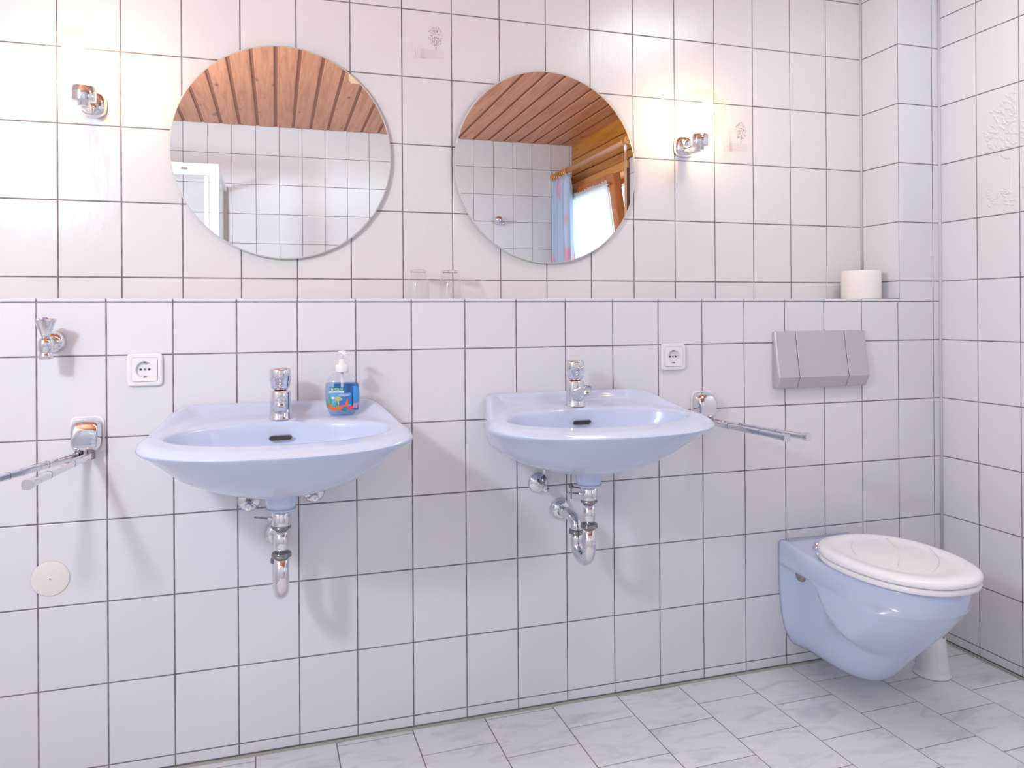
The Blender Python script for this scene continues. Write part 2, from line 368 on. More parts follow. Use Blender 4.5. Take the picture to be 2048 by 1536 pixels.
# silicone joints
def trim(n, mb, m_, label): struct('trim_%d' % n, mb, m_, label, 'trim')
trim(1, MB().box(XL, XR, -.007, -.0008, -.001, .0045), M_sil, 'greenish grey silicone joint between floor and back wall')
trim(2, MB().box(XR-.007, XR-.0008, YF, -.008, -.001, .0045), M_sil, 'grey silicone joint between floor and right wall')
trim(3, MB().tube([(XR-.003, -.003, .006), (XR-.003, -.003, ZC-.01)], .0045, 8), M_silw, 'pale silicone joint in the right-hand corner')
trim(4, MB().tube([(XB-.002, YU-.002, ZL+.002), (XB-.002, YU-.002, ZC-.01)], .004, 8), M_silw, 'pale silicone joint beside the boxed-in pier')

# printed and embossed tree motifs on tiles
def tree_print(x0, z0, s, parent, seed, y=YU-.00035):
    rnd = random.Random(seed); mb = MB()
    def leaf(cx, cz, a, l, wd):
        pts = []
        for k in range(6):
            t = 2*PI*k/6; p, q = l*math.cos(t), wd*math.sin(t); pts.append((cx+p*math.cos(a)-q*math.sin(a), y, cz+p*math.sin(a)+q*math.cos(a)))
        mb.add(pts, [tuple(range(6))])
    for _ in range(150):
        a = rnd.uniform(0, 2*PI); rr = math.sqrt(rnd.random())
        leaf(x0+s*(.72+.19*rr*math.cos(a)), z0+s*(.70+.25*rr*math.sin(a)), rnd.uniform(0, PI), s*.022*rnd.uniform(.6, 1.2), s*.007)
    mb.add([(x0+s*a, y, z0+s*b) for a, b in ((.705, .36), (.735, .36), (.728, .55), (.714, .55))], [(0, 1, 2, 3)])
    for k in range(5): mb.add([(x0+s*a, y, z0+s*b) for a, b in ((.718, .46+.03*k), (.722, .45+.03*k), (.72+(.1 if k % 2 else -.1), .58+.03*k))], [(0, 1, 2)])
    for k in range(7):
        zz = .33-.035*k; mb.add([(x0+s*a, y, z0+s*b) for a, b in ((.32+.03*rnd.random(), zz), (.93, zz+.012), (.93, zz+.018), (.34, zz+.009))], [(0, 1, 2, 3)])
    for k in range(9):
        bx = .16+.035*k; tx = bx+rnd.uniform(-.1, .12); mb.add([(x0+s*bx, y, z0+s*.1), (x0+s*(bx+.008), y, z0+s*.1), (x0+s*tx, y, z0+s*rnd.uniform(.35, .62))], [(0, 1, 2)])
    return mb.build('tree_print', M_print, parent)
wub = bpy.data.objects['wall_upper_back']
p = tree_print(.9058+.017, 1.8345+.045, .118, wub, 3); p['label'] = 'pale mauve print of a tree and reeds on a tile'
p = tree_print(1.9558+.017, 1.6345+.03, .118, wub, 4); p['label'] = 'mauve tree print on a tile beside the right lamp'
# embossed tree over four tiles of the right wall
mb = MB(); rnd = random.Random(11); cy0, cz0 = -.2944, 1.6345
def bumpy(cy, cz, l, wd, a, h):
    n = 8; c_ = (XR-.0001-h, cy, cz)
    ring = [(XR-.0001, cy+l*math.cos(2*PI*k/n)*math.cos(a)-wd*math.sin(2*PI*k/n)*math.sin(a), cz+l*math.cos(2*PI*k/n)*math.sin(a)+wd*math.sin(2*PI*k/n)*math.cos(a)) for k in range(n)]
    mid = [(XR-.0001-h*.7, cy+(q[1]-cy)*.6, cz+(q[2]-cz)*.6) for q in ring]
    mb.add(ring+mid+[c_], [(k, (k+1) % n, n+(k+1) % n, n+k) for k in range(n)]+[(n+k, n+(k+1) % n, 2*n) for k in range(n)], True)
for _ in range(230):
    a = rnd.uniform(0, 2*PI); rr = math.sqrt(rnd.random()); cy, cz = cy0+.118*rr*math.cos(a), cz0+.07+.105*rr*math.sin(a)
    if abs(cz-cz0) < .009 or abs(cy-cy0) < .0105: continue
    bumpy(cy, cz, .010*rnd.uniform(.7, 1.3), .0045, rnd.uniform(.2, 1.2), .0024)
for k in range(9):
    yy = cy0+rnd.uniform(.006, .03)
    bumpy(yy, cz0-.075+rnd.uniform(-.02, .03), .05, .0035, PI/2+rnd.uniform(-.12, .12), .0018)
for _ in range(60):
    cy, cz = cy0+rnd.uniform(-.11, .11), cz0-.14+rnd.uniform(-.035, .02)
    if abs(cy-cy0) > .0105: bumpy(cy, cz, .010, .004, rnd.uniform(-.5, 1), .0022)
o = mb.build('tree_relief', M_tile, bpy.data.objects['wall_right']); o['label'] = 'embossed white tree spread over four tiles'

# ------------------------------------------------------------------ washbasins
def basin_outline(wb, wq, wm, ym, yf, z, nb=16, ns=14, nf=30, ex=0.86):
    pts = [(-wb+2*wb*k/nb, -0.0005, z) for k in range(nb+1)]                      # back, left to right
    side = []
    for k in range(1, ns+1):                                                      # quadratic through wall, mid-flank and tip
        t_ = k/ns; ymid = .42
        l0 = (t_-ymid)*(t_-1)/(ymid); l1 = t_*(t_-1)/(ymid*(ymid-1)); l2 = t_*(t_-ymid)/(1-ymid)
        side.append((wb*l0+wq*l1+wm*l2, -.0005+(ym)*t_, z))
    pts += side
    for k in range(1, nf):                                                        # front arc right to left
        a = PI*k/nf; c_, s_ = math.cos(a), math.sin(a)
        pts.append((wm*math.copysign(abs(c_)**ex, c_), ym+(yf-ym)*s_**ex, z))
    pts += [(-q[0], q[1], q[2]) for q in reversed(side)]
    return pts
def deck_z(y): return .848-.8737+.068*(y+.48)     # relative to local origin z = 0.8737 (deck beside the tap)
def make_basin(loc, label):
    t = thing('washbasin', label, 'washbasin', loc, 0, 'pale blue wall-hung washbasins')
    Z = -.8737
    lv = [(.056, .056, .056, -.17, -.235, .708), (.10, .104, .100, -.15, -.27, .714), (.142, .144, .140, -.14, -.305, .724), (.178, .182, .178, -.14, -.34, .737), (.208, .214, .212, -.14, -.372, .752),
          (.226, .236, .238, -.15, -.402, .770), (.232, .247, .254, -.17, -.428, .790), (.234, .255, .270, -.20, -.453, .811), (.235, .260, .286, -.235, -.471, .829), (.236, .262, .2950, -.26, -.481, .842), (.236, .2622, .2985, -.27, -.4855, .8495)]
    def front(y): return smooth01((-y-.08)/.22)
    rings = [basin_outline(v_[0], v_[1], v_[2], v_[3], v_[4], 0, ex=1.0-.14*(k/10)) for k, v_ in enumerate(lv)]
    rings = [[(q[0], q[1], v_[5]+Z+(0 if k < 7 else .018*((k-6)/4)*smooth01((.27+q[1])/.27))-(.004*front(q[1]) if k > 8 else 0)) for q in rg] for k, (rg, v_) in enumerate(zip(rings, lv))]
    # outer top edge, deck, bowl
    outer = basin_outline(.2335, .2590, .2935, -.27, -.4795, 0)
    def ups(q): return .024*smooth01((.25+q[1])/.23)
    def at(lam, q, c_=(0, -.268)):
        dx, dy = q[0]-c_[0], q[1]-c_[1]; a = math.atan2(dy, dx)
        rx, ry = .243, (.137 if dy > 0 else .105)
        e = 1/math.sqrt((math.cos(a)/rx)**2+(math.sin(a)/ry)**2)
        ix, iy = c_[0]+e*math.cos(a), c_[1]+e*math.sin(a)
        return (q[0]+(ix-q[0])*lam, q[1]+(iy-q[1])*lam)
    def ring(fn): return [fn(q) for q in outer]
    top = [ring(lambda q: (q[0], q[1], deck_z(q[1])+ups(q)+.003-.0085*front(q[1]))),
           ring(lambda q: (*at(.10, q), deck_z(q[1])+ups(q)+.005-.0060*front(q[1]))),
           ring(lambda q: (*at(.20, q), deck_z(q[1])+ups(q)*.75+.004-.0030*front(q[1])))]
    for lam, k in ((.32, .2), (.45, .02), (.70, 0), (.88, 0)):
        top.append(ring(lambda q, lam=lam, k=k: (*at(lam, q), deck_z(at(lam, q)[1])+ups(q)*k+(.0025 if lam < .75 else .0015))))
    top.append(ring(lambda q: (*at(1.0, q), deck_z(at(1.0, q)[1])-.006)))
    top.insert(-1, ring(lambda q: (*at(.96, q), deck_z(at(.96, q)[1])-.0012)))
    def bowl(sc_, z, dy=0): return ring(lambda q: ((at(1, q)[0])*sc_, -.268+(at(1, q)[1]+.268)*sc_+dy, z+Z))
    top += [bowl(.972, .838, .001), bowl(.935, .822, .004), bowl(.84, .797, .012), bowl(.68, .768, .02), bowl(.45, .75, .03), bowl(.2, .742, .04), bowl(.07, .739, .045)]
    b = MB(); b.loft(rings+top, True, True, True)
    o = b.build('bowl', M_blue, t, subsurf=1)
    MB().lathe([(.0330, -.014), (.0345, 0), (.0365, .014), (.039, .03)], (0, -.19, .690+Z), n=32).build('drain_collar', M_blue, t)
    MB().lathe([(.0335, 0), (.0345, .002), (.0335, .005)], (0, -.19, .671+Z), n=32).build('collar_rim', M_blue, t)
    # overflow slot in the rear wall of the bowl
    mb = MB(); n = 24; f0, f1, f2 = [], [], []
    for k in range(n):
        a = 2*PI*k/n; cx = math.copysign(.0195, math.cos(a)); px, pz = cx+.0078*math.cos(a), .0078*math.sin(a)
        f0.append((px, -.0040+pz*-.35, pz)); f1.append((px*.955, -.0050+pz*-.35, pz*.8)); f2.append((px*.93, 0.001+pz*-.35, pz*.66))
    mb.loft([f0, f1, f2], False, False)
    fr = mb.build('overflow_slot', M_slot, t); fr.location = (0, -.1425, .834+Z)
    d = MB().add([(q[0], -.0028+q[2]*-.35, q[2]) for q in f2], [tuple(range(n))]).build('slot_opening', M_dark, fr)
    return t
X1, X2 = .5555, 1.3400; ZD = .8737
B1 = make_basin((X1, 0, ZD), 'left pale blue ceramic washbasin with the soap bottle standing on it')
B2 = dup(B1, (X2, 0, ZD), 'right pale blue ceramic washbasin, the one nearer the toilet')

# ------------------------------------------------------------------ taps
def make_tap(loc, label):
    t = thing('basin_tap', label, 'tap', loc, 0, 'chrome mixer taps on the basins')
    b = MB()
    b.lathe([(.0278, 0), (.0280, .002), (.0268, .004), (.0262, .02), (.0252, .045), (.0246, .066), (.0238, .070), (.015, .072)], n=36)
    b.build('tap_body', M_chrome, t)
    # spout: loft of ellipses sweeping forward
    secs = [(-.002, .026, .019, .022), (-.018, .030, .0185, .021), (-.034, .037, .0165, .017), (-.050, .0455, .0145, .0130), (-.066, .052, .0135, .0110), (-.082, .056, .0130, .0100), (-.0925, .0575, .0105, .0078)]
    rg = []
    for y, z, a, c_ in secs: rg.append([(a*math.cos(2*PI*k/28), y, z+c_*math.sin(2*PI*k/28)) for k in range(28)])
    MB().loft(rg).build('spout', M_chrome, t)
    MB().lathe([(.0105, -.004), (.0128, -.002), (.0132, .001), (.0132, .004), (.0124, .005), (.0124, .017), (.0128, .018)], (0, -.082, .040), n=24).build('aerator', M_chrome, t)
    h = MB()
    h.lathe([(.013, .072), (.0185, .0735), (.0230, .080), (.0238, .084), (.0240, .092), (.0256, .0935), (.0260, .110), (.0260, .120), (.0248, .1245), (.021, .1262), (.006, .1265)], n=36)
    hd = h.build('tap_handle', M_chrome, t)
    l = MB(); l.tube([(0, -.018, .108), (0, -.034, .107), (0, -.050, .109)], [.0052, .0044, .0042], 14); l.lathe([(.0022, -.0058), (.0050, -.003), (.0056, 0), (.0050, .003), (.0022, .0052)], (0, -.052, .109), 'y', 16)
    l.build('lever', M_chrome, hd)
    return t
T1 = make_tap((X1, -.098, ZD), 'chrome mixer tap on the left basin beside the soap bottle')
T2 = dup(T1, (X2, -.098, ZD), 'chrome mixer tap on the right basin')

# ------------------------------------------------------------------ traps
def make_trap(loc, label):
    t = thing('drain_trap', label, 'drain trap', loc, 0, 'chrome drain traps under the basins')
    y0 = 0.0; Rb = .039; YW = .19/math.cos(R(3.2))
    MB().lathe([(.0185, .630), (.0215, .632), (.0222, .640), (.0222, .6695), (.0208, .6705)], (0, y0, 0), n=32).build('waste_fitting', M_chrome, t)
    a = MB().lathe([(.0165, .556), (.0165, .632)], (0, y0, 0), n=28).build('down_pipe', M_chrome, t)
    rg = lambda z, r_=.0228, y=y0: MB().lathe([(r_-.004, z-.006), (r_, z-.0048), (r_+.0004, z-.0015), (r_-.0025, z), (r_+.0002, z+.0015), (r_-.001, z+.0048), (r_-.005, z+.006)], (0, y, 0), n=32).build('slip_nut', M_chrome_d, t)
    rg(.633, .0222); rg(.566)
    pts = [(0, y0, .568), (0, y0, .505)]
    for k in range(1, 16): aa = PI*k/16; pts.append((0, y0+Rb-Rb*math.cos(aa), .505-Rb*math.sin(aa)))
    pts += [(0, y0+2*Rb, .505), (0, y0+2*Rb, .535)]
    MB().tube(pts, .0172, 28).build('u_bend', M_chrome, t)
    rg(.530, .0215, y0+2*Rb)
    yy = y0+2*Rb; pts = [(0, yy, .528), (0, yy, .545)]; Re = .046; zc = .538-.021
    pts = [(0, yy, .528)]
    pts += bez((0, yy, .532), (0, yy, .556), (0, yy+.016, .5655), (0, yy+.055, .5655), 14) + [(0, YW-.004, .5655)]
    MB().tube(pts, .0158, 28).build('wall_elbow', M_chrome, t)
    MB().lathe([(.016, -.020), (.0205, -.019), (.026, -.014), (.0295, -.0085), (.0305, -.003), (.0305, 0)], (0, YW-.0012, .5655), 'y', 36).build('rosette', M_chrome, t)
    k = MB().tube([(-.018, y0, .652), (-.030, y0+.002, .652)], .0055, 12); k.build('lever_nut', M_chrome, t)
    MB().tube([(-.028, y0+.003, .652), (-.046, y0+.008, .654), (-.060, y0+.012, .656)], .0022, 8).build('pop_up_lever', M_chrome_d, t)
    return t
TR1 = make_trap((X1, -.19, 0), 'chrome drain trap under the left basin, pointing at the camera')
TR1.rotation_euler = (0, 0, R(3.2))
TR2 = dup(TR1, (X2, -.19, 0), 'chrome drain trap under the right basin')

def make_valve(loc, label, grp='chrome angle valves under the basins'):
    t = thing('angle_valve', label, 'valve', loc, 0, grp)
    MB().lathe([(.006, -.014), (.013, -.0135), (.0155, -.012), (.0235, -.010), (.0282, -.006), (.0293, -.002), (.0293, 0)], (0, -.0006, 0), 'y', 32).build('rosette', M_chrome, t)
    MB().tube([(0, -.012, 0), (0, -.056, -.002)], .0095, 18).build('valve_body', M_chrome, t)
    n = MB().tube([(0, -.040, .004), (.004, -.044, .024)], .0078, 14).build('compression_nut', M_chrome_d, t)
    MB().tube([(.004, -.044, .022), (.006, -.046, .05), (.016, -.06, .115)], .0042, 12).build('supply_pipe', M_chrome, t)
    k = MB(); k.lathe([(.0095, 0), (.0102, -.004), (.0102, -.014), (.008, -.017), (.0035, -.0175), (.0030, -.012)], (0, -.055, -.003), 'y', 10, smooth=False); k.build('valve_knob', M_chrome, t)
    return t
V1 = make_valve((X1-.078, 0, .657), 'chrome angle valve left of the drain under the left basin')
dup(V1, (X1+.083, 0, .668), 'chrome angle valve right of the drain under the left basin')
V3 = dup(V1, (X2-.079, 0, .6455), 'chrome angle valve with slanting supply pipe under the right basin')
def make_rod(loc, label):
    t = thing('pop_up_rod', label, 'rod', loc, 0, 'thin pop-up rods behind the drains')
    MB().tube([(0, 0, -.035), (0, 0, .10)], .0019, 8).build('lift_rod', M_chrome_d, t)
    MB().rbox(-.0045, .0045, -.005, .005, -.006, .006, .002).build('clevis', M_chrome_d, t)
    MB().tube([(0, 0, 0), (.02, -.045, .0), (.0, -.09, .002)], .0018, 8).build('link', M_chrome_d, t)
    return t
make_rod((X2-.005, -.075, .646), 'thin vertical pop-up rod behind the right basin drain')

# ------------------------------------------------------------------ mirrors
def make_mirror(loc, label, chip=False):
    t = thing('round_mirror', label, 'mirror', loc, 0, 'round frameless mirrors')
    n = 160; rad = .2985
    MB().lathe([(rad-.0035, 0.0), (rad-.0035, .0001)], (0, 0, 0), 'y', n, cap1=False, smooth=False).build('mirror_face', M_mirror, t)
    MB().lathe([(rad-.0035, 0), (rad, .0012), (rad, .0055), (rad-.001, .006)], (0, 0, 0), 'y', n, cap0=False, smooth=False).build('glass_edge', M_medge, t)
    for sx in (-1, 1):
        for sz in (-1, 1): MB().lathe([(.012, .0058), (.012, YU-loc[1]-.0002)], (sx*.14, 0, sz*.14), 'y', 16).build('mounting_pad', M_white, t)
    if chip:
        a0 = math.atan2(.226, .199); pts_o, pts_i = [], []
        rnd = random.Random(5); prof = [0, .004, .009, .013, .016, .014, .018, .013, .009, .007, .003, 0]
        for k, d in enumerate(prof):
            a = a0+.075-.14*k/(len(prof)-1); rr = rad-.0035
            pts_o.append((rr*math.cos(a), -.0003, rr*math.sin(a))); pts_i.append(((rr-d)*math.cos(a), -.0003, (rr-d)*math.sin(a)))
        mb = MB(); mb.loft([pts_o, pts_i], False, False, False, close=False)
        mb.build('chipped_spot', M_chip, t)
    return t
MI1 = make_mirror((.572, .155, 1.587), 'left round frameless mirror with a chipped spot at its upper right edge', True)
MI2 = make_mirror((1.357, .155, 1.585), 'right round frameless mirror reflecting the curtained window')

# ------------------------------------------------------------------ wall lamps
def make_lamp(loc, label):
    t = thing('wall_lamp', label, 'lamp', loc, 0, 'chrome wall lamps beside the mirrors')   # local y=0 is the upper wall plane
    p = MB(); rings = []
    for d, a, h in ((0, .031, .034), (-.006, .0305, .0335), (-.018, .026, .029), (-.026, .016, .020), (-.028, .006, .009)):
        rings.append([(math.copysign(abs(math.cos(2*PI*k/32))**.7, math.cos(2*PI*k/32))*a, d, math.copysign(abs(math.sin(2*PI*k/32))**.7, math.sin(2*PI*k/32))*h) for k in range(32)])
    p.loft(rings); p.build('backplate', M_chrome, t)
    MB().tube(bez((0, -.018, -.012), (0, -.055, -.024), (0, -.105, -.030), (0, -.1065, -.016), 12), [.0125]*5+[.012]*4+[.0125]*4, 18).build('arm', M_chrome, t)
    cp = MB().lathe([(.013, -.031), (.0135, -.020), (.0245, -.0195), (.0255, -.018), (.0258, .014), (.0245, .016), (.022, .0155), (.022, 0), (.004, -.002)], (0, -.1065, 0), n=32).build('lamp_holder', M_chrome, t)
    MB().lathe([(.014, .001), (.0145, .022), (.0125, .026)], (0, -.1065, 0), n=24).build('socket', M_cream, cp)
    b = MB(); prof = [(.0115, .024), (.013, .032)]
    for k in range(0, 13): a = -PI/2*.65+(PI/2*1.65)*k/12; prof.append((.0215*math.cos(a)+.0002, .058+.0235*math.sin(a)))
    b.lathe(prof, (0, -.1065, 0), n=24); b.build('bulb', M_bulb, t)
    g = MB(); n = 48; prof = [(.0215, .004), (.0225, .010)]
    for k in range(25): a = R(-72)+(R(162))*k/24; prof.append((.0775*math.cos(a)+.0003, .0765+.0775*math.sin(a)))
    g.lathe(prof, (0, -.1065-.0, 0), n=n, cap0=False)
    g.v = [(v[0], -.1065+(v[1]+.1065)*(.80 if v[1] > -.1065 else 1), v[2]) for v in g.v]
    g.build('glass_globe', M_globe, t)
    return t
L1 = make_lamp((.0905, YU, 1.688), 'left wall lamp: chrome bracket with glowing bulb in a clear globe')
L1.scale = (1.1, 1.0, 1.06); dup(L1, (1.8345, YU, 1.680), 'right wall lamp: chrome bracket with glowing bulb in a clear globe')

# ------------------------------------------------------------------ sockets
def make_socket(loc, label):
    t = thing('wall_socket', label, 'socket', loc, 0, 'white wall sockets')
    n = 48; r0 = .0200
    def sq(h, y, rc=.22): return [(math.copysign(abs(math.cos(2*PI*k/n))**rc, math.cos(2*PI*k/n))*h, y, math.copysign(abs(math.sin(2*PI*k/n))**rc, math.sin(2*PI*k/n))*h) for k in range(n)]
    def ci(r_, y): return [(r_*math.cos(2*PI*k/n), y, r_*math.sin(2*PI*k/n)) for k in range(n)]
    MB().loft([sq(.0405, -.0006), sq(.0405, -.0065), sq(.0395, -.0092), sq(.0370, -.0105), sq(.0305, -.0105), sq(.0300, -.0090), ci(r0+.001, -.0090), ci(r0+.001, -.0006)], False, False, False).build('outer_frame', M_white, t)
    c = MB().loft([sq(.0295, -.0092, .16), sq(.0293, -.0118, .16), sq(.0285, -.0126, .16), ci(r0+.0008, -.0126), ci(r0, -.0120), ci(r0-.0006, -.0035)], False, True, False).build('cover', M_white, t)
    for sx in (-1, 1): MB().lathe([(.0031, -.0039), (.0031, -.0036)], (sx*.0095, 0, 0), 'y', 16).build('pin_hole', M_dark, t)
    MB().lathe([(.0030, -.0044), (.0028, -.0036)], (0, 0, 0), 'y', 16).build('screw', M_slot, t)
    for sz in (-1, 1): MB().box(-.0024, .0024, -.0125, -.0036, sz*.0178-.0016, sz*.0178+.0016).build('earth_clip', M_chrome_d, t)
    return t
S1 = make_socket((.2364, 0, .9985), 'white wall socket left of the left basin')
dup(S1, (1.6965, 0, .9985), 'white wall socket above the right end of the right basin')

# ------------------------------------------------------------------ towel holders
def make_holder(loc, label, arms):
    t = thing('towel_holder', label, 'towel holder', loc, 0, 'two-armed chrome towel holders')
    MB().rbox(-.0375, .0375, -.005, -.0006, -.046, .0435, .016, 6, 'y', .002).build('backing_plate', M_white, t)
    rings = []
    for y, a, zt, zb in ((-.0045, .0345, .040, -.044), (-.012, .0345, .0395, -.043), (-.026, .0325, .036, -.040), (-.036, .0295, .028, -.036), (-.042, .027, .012, -.030), (-.043, .0255, -.004, -.026), (-.042, .024, -.020, -.022)):
        ring = []; hc, hh = (zt+zb)/2, (zt-zb)/2
        for k in range(36):
            u = 2*PI*k/36; c_, s_ = math.cos(u), math.sin(u); ring.append((math.copysign(abs(c_)**.45, c_)*a, y, hc+math.copysign(abs(s_)**.55, s_)*hh))
        rings.append(ring)
    MB().loft(rings).build('bracket', M_chrome, t)
    for (x0, y0, x1, y1) in arms:
        d = Vector((x1-x0, y1-y0, 0)); L = d.length; a = math.atan2(d.y, d.x)
        b = MB(); b.rbox(0, L, -.0078, .0078, -.0078, .0078, .0042, 3, 'x', .0008)
        ar = b.build('towel_arm', M_chrome, t); ar.location = (x0, y0, -.046); ar.rotation_euler = (0, 0, a)
        e = MB(); e.rbox(L-.010, L+.005, -.0100, .0100, -.0105, .0105, .0065, 4, 'x', .002); e.build('end_cap', M_chrome, ar)
        for q in (.35, .72): MB().rbox(L*q-.0008, L*q+.0008, -.0081, .0081, -.0081, .0081, .0043, 3, 'x', .0002).build('joint_ring', M_chrome_d, ar)
        MB().lathe([(.009, -.012), (.0098, -.010), (.0098, .010), (.009, .012)], (x0, y0, -.044), n=20).build('pivot', M_chrome_d, t)
    return t
make_holder((.1085, 0, .845), 'left towel holder with two splayed chrome arms, under the wall valve', [(.013, -.028, -.031, -.355), (-.013, -.028, -.130, -.335)])
make_holder((1.797, 0, .848), 'right towel holder with two chrome arms, beside the right basin', [(-.012, -.028, .021, -.378), (.012, -.028, .081, -.385)])

# ------------------------------------------------------------------ wall valve with triangular handle
t = thing('stop_valve', 'chrome stop valve with three-cornered handle and blue dot, top left of lower wall', 'valve', (.0385, 0, 1.070))
MB().lathe([(.008, -.026), (.012, -.0255), (.020, -.018), (.0245, -.010), (.0262, -.003), (.0262, 0)], (0, -.0006, 0), 'y', 36).build('rosette', M_chrome, t)
MB().tube([(0, -.022, 0), (0, -.07, 0)], .0105, 20).build('valve_pipe', M_chrome, t)
MB().lathe([(.0135, -.038), (.0148, -.037), (.0148, -.027), (.0138, -.026), (.0138, -.020), (.0158, -.019), (.0160, .004), (.012, .010), (.006, .014)], (0, -.075, 0), n=28).build('valve_body', M_chrome, t)
h = MB(); rings = []
for z, r_, k3 in ((.010, .0065, .05), (.018, .0105, .15), (.034, .017, .28), (.050, .0225, .36), (.054, .0235, .36), (.056, .0215, .34), (.0555, .010, .2)):
    rings.append([((r_*(1-k3*.5+k3*.5*math.cos(3*(2*PI*k/48)+PI*.5))*1.05)*math.cos(2*PI*k/48+.3), -.075+(r_*(1-k3*.5+k3*.5*math.cos(3*(2*PI*k/48)+PI*.5))*1.05)*math.sin(2*PI*k/48+.3), z) for k in range(48)])
hd = h.loft(rings).build('handle', M_chrome, t)
MB().lathe([(.0062, .0555), (.006, .0575), (.004, .0580)], (0, -.078, 0), n=20).build('blue_dot', M_bluedot, hd)

# blank round cover
t = thing('blank_cover', 'round cream blanking cover low on the wall at the far left', 'cover', (.0268, 0, .5035))
MB().lathe([(.0415, 0), (.0418, -.001), (.0408, -.0022), (.0385, -.0028), (.004, -.0032)], (0, -.0006, 0), 'y', 56).build('disc', M_cream, t)
MB().lathe([(.0042, -.0030), (.0040, -.0046), (.002, -.0048), (.0015, -.0038)], (0, 0, 0), 'y', 20).build('screw', M_cream, t)

# ------------------------------------------------------------------ flush plate
t = thing('flush_plate', 'brushed steel flush plate in three panels above the toilet', 'flush plate', (2.2275, 0, .981))
def fp_section(x, ins=0.0):
    # side profile (y,z) from top back round the front to bottom back
    return [(x, -.0008, .0895-ins), (x, -.010+ins*.3, .0895-ins), (x, -.0135+ins, .086-ins), (x, -.0235+ins, .01), (x, -.0345+ins, -.052), (x, -.0355+ins, -.056), (x, -.034+ins, -.060), (x, -.021+ins, -.0885+ins), (x, -.018+ins*.5, -.0915+ins), (x, -.0008, -.0915+ins)]
def panel(name, xs, par=None):
    b = MB(); b.loft([fp_section(x, i) for x, i in xs], True, True, False); return b.build(name, M_steel, t)
HW = .1755
panel('side_panel', [(-HW, .0065), (-HW+.0015, .003), (-HW+.005, .0005), (-HW+.008, 0), (-HW+.0765, 0), (-HW+.0775, .0008)])
panel('flush_button', [(-HW+.0795, .0008), (-HW+.0805, 0), (HW-.0865, 0), (HW-.0855, .0008)])
panel('side_panel', [(HW-.0835, .0008), (HW-.0825, 0), (HW-.008, 0), (HW-.005, .0005), (HW-.0015, .003), (HW, .0065)])
MB().loft([fp_section(-HW+.004, .006), fp_section(HW-.004, .006)], True, True, False).build('back_frame', M_chrome_d, t)

# ------------------------------------------------------------------ glasses and toilet roll on the ledge
def make_glass(loc, label):
    t = thing('drinking_glass', label, 'glass', loc, 0, 'upturned glasses on the ledge')
    out = [(.0335, 0), (.0330, .02), (.0312, .045), (.0280, .066), (.0245, .082), (.0225, .088), (.0190, .0895), (.004, .0895)]
    inn = [(.0318, 0), (.0313, .02), (.0296, .045), (.0262, .066), (.0225, .077), (.018, .0795), (.003, .0795)]
    MB().lathe(out[:-1], n=64, cap0=False, cap1=False).build('glass_wall', M_lens, t)
    MB().lathe(inn[:5], n=64, cap0=False, cap1=False).build('inner_wall', M_lens, t)
    MB().lathe([(.0335, 0), (.0326, -.0002), (.0318, 0)], n=64, cap0=False, cap1=False).build('rim', M_lens, t)
    MB().lathe([(.002, .0790), (.0190, .0792), (.0212, .0805), (.0208, .0860), (.0188, .0884), (.002, .0886)], n=48).build('thick_base', M_realglass, t)
    return t
G1 = make_glass((.9345, .085, ZT+.0003), 'left upturned clear drinking glass on the ledge')
G1.scale = (1, 1, .945); dup(G1, (1.0275, .085, ZT+.0003), 'right upturned clear drinking glass on the ledge, nearer the right mirror')
t = thing('toilet_roll', 'white toilet roll standing on the ledge by the boxed-in pier', 'toilet roll', (2.470, .080, ZT+.0003))
MB().lathe([(.0625, .0005), (.0635, .004), (.0638, .05), (.0635, .094), (.0622, .0975), (.022, .0975), (.0215, .09), (.0215, .0005)], n=56).build('paper', M_paper, t)
MB().lathe([(.0212, .001), (.0212, .0972), (.0202, .0972), (.0202, .001)], n=32, cap0=False, cap1=False).build('cardboard_tube', M_card, t)
MB().add([(.0450, -.0456, .003), (.0642, -.006, .003), (.0642, -.006, .095), (.0450, -.0456, .095)], [(0, 1, 2, 3)]).build('loose_sheet', M_paper, t)

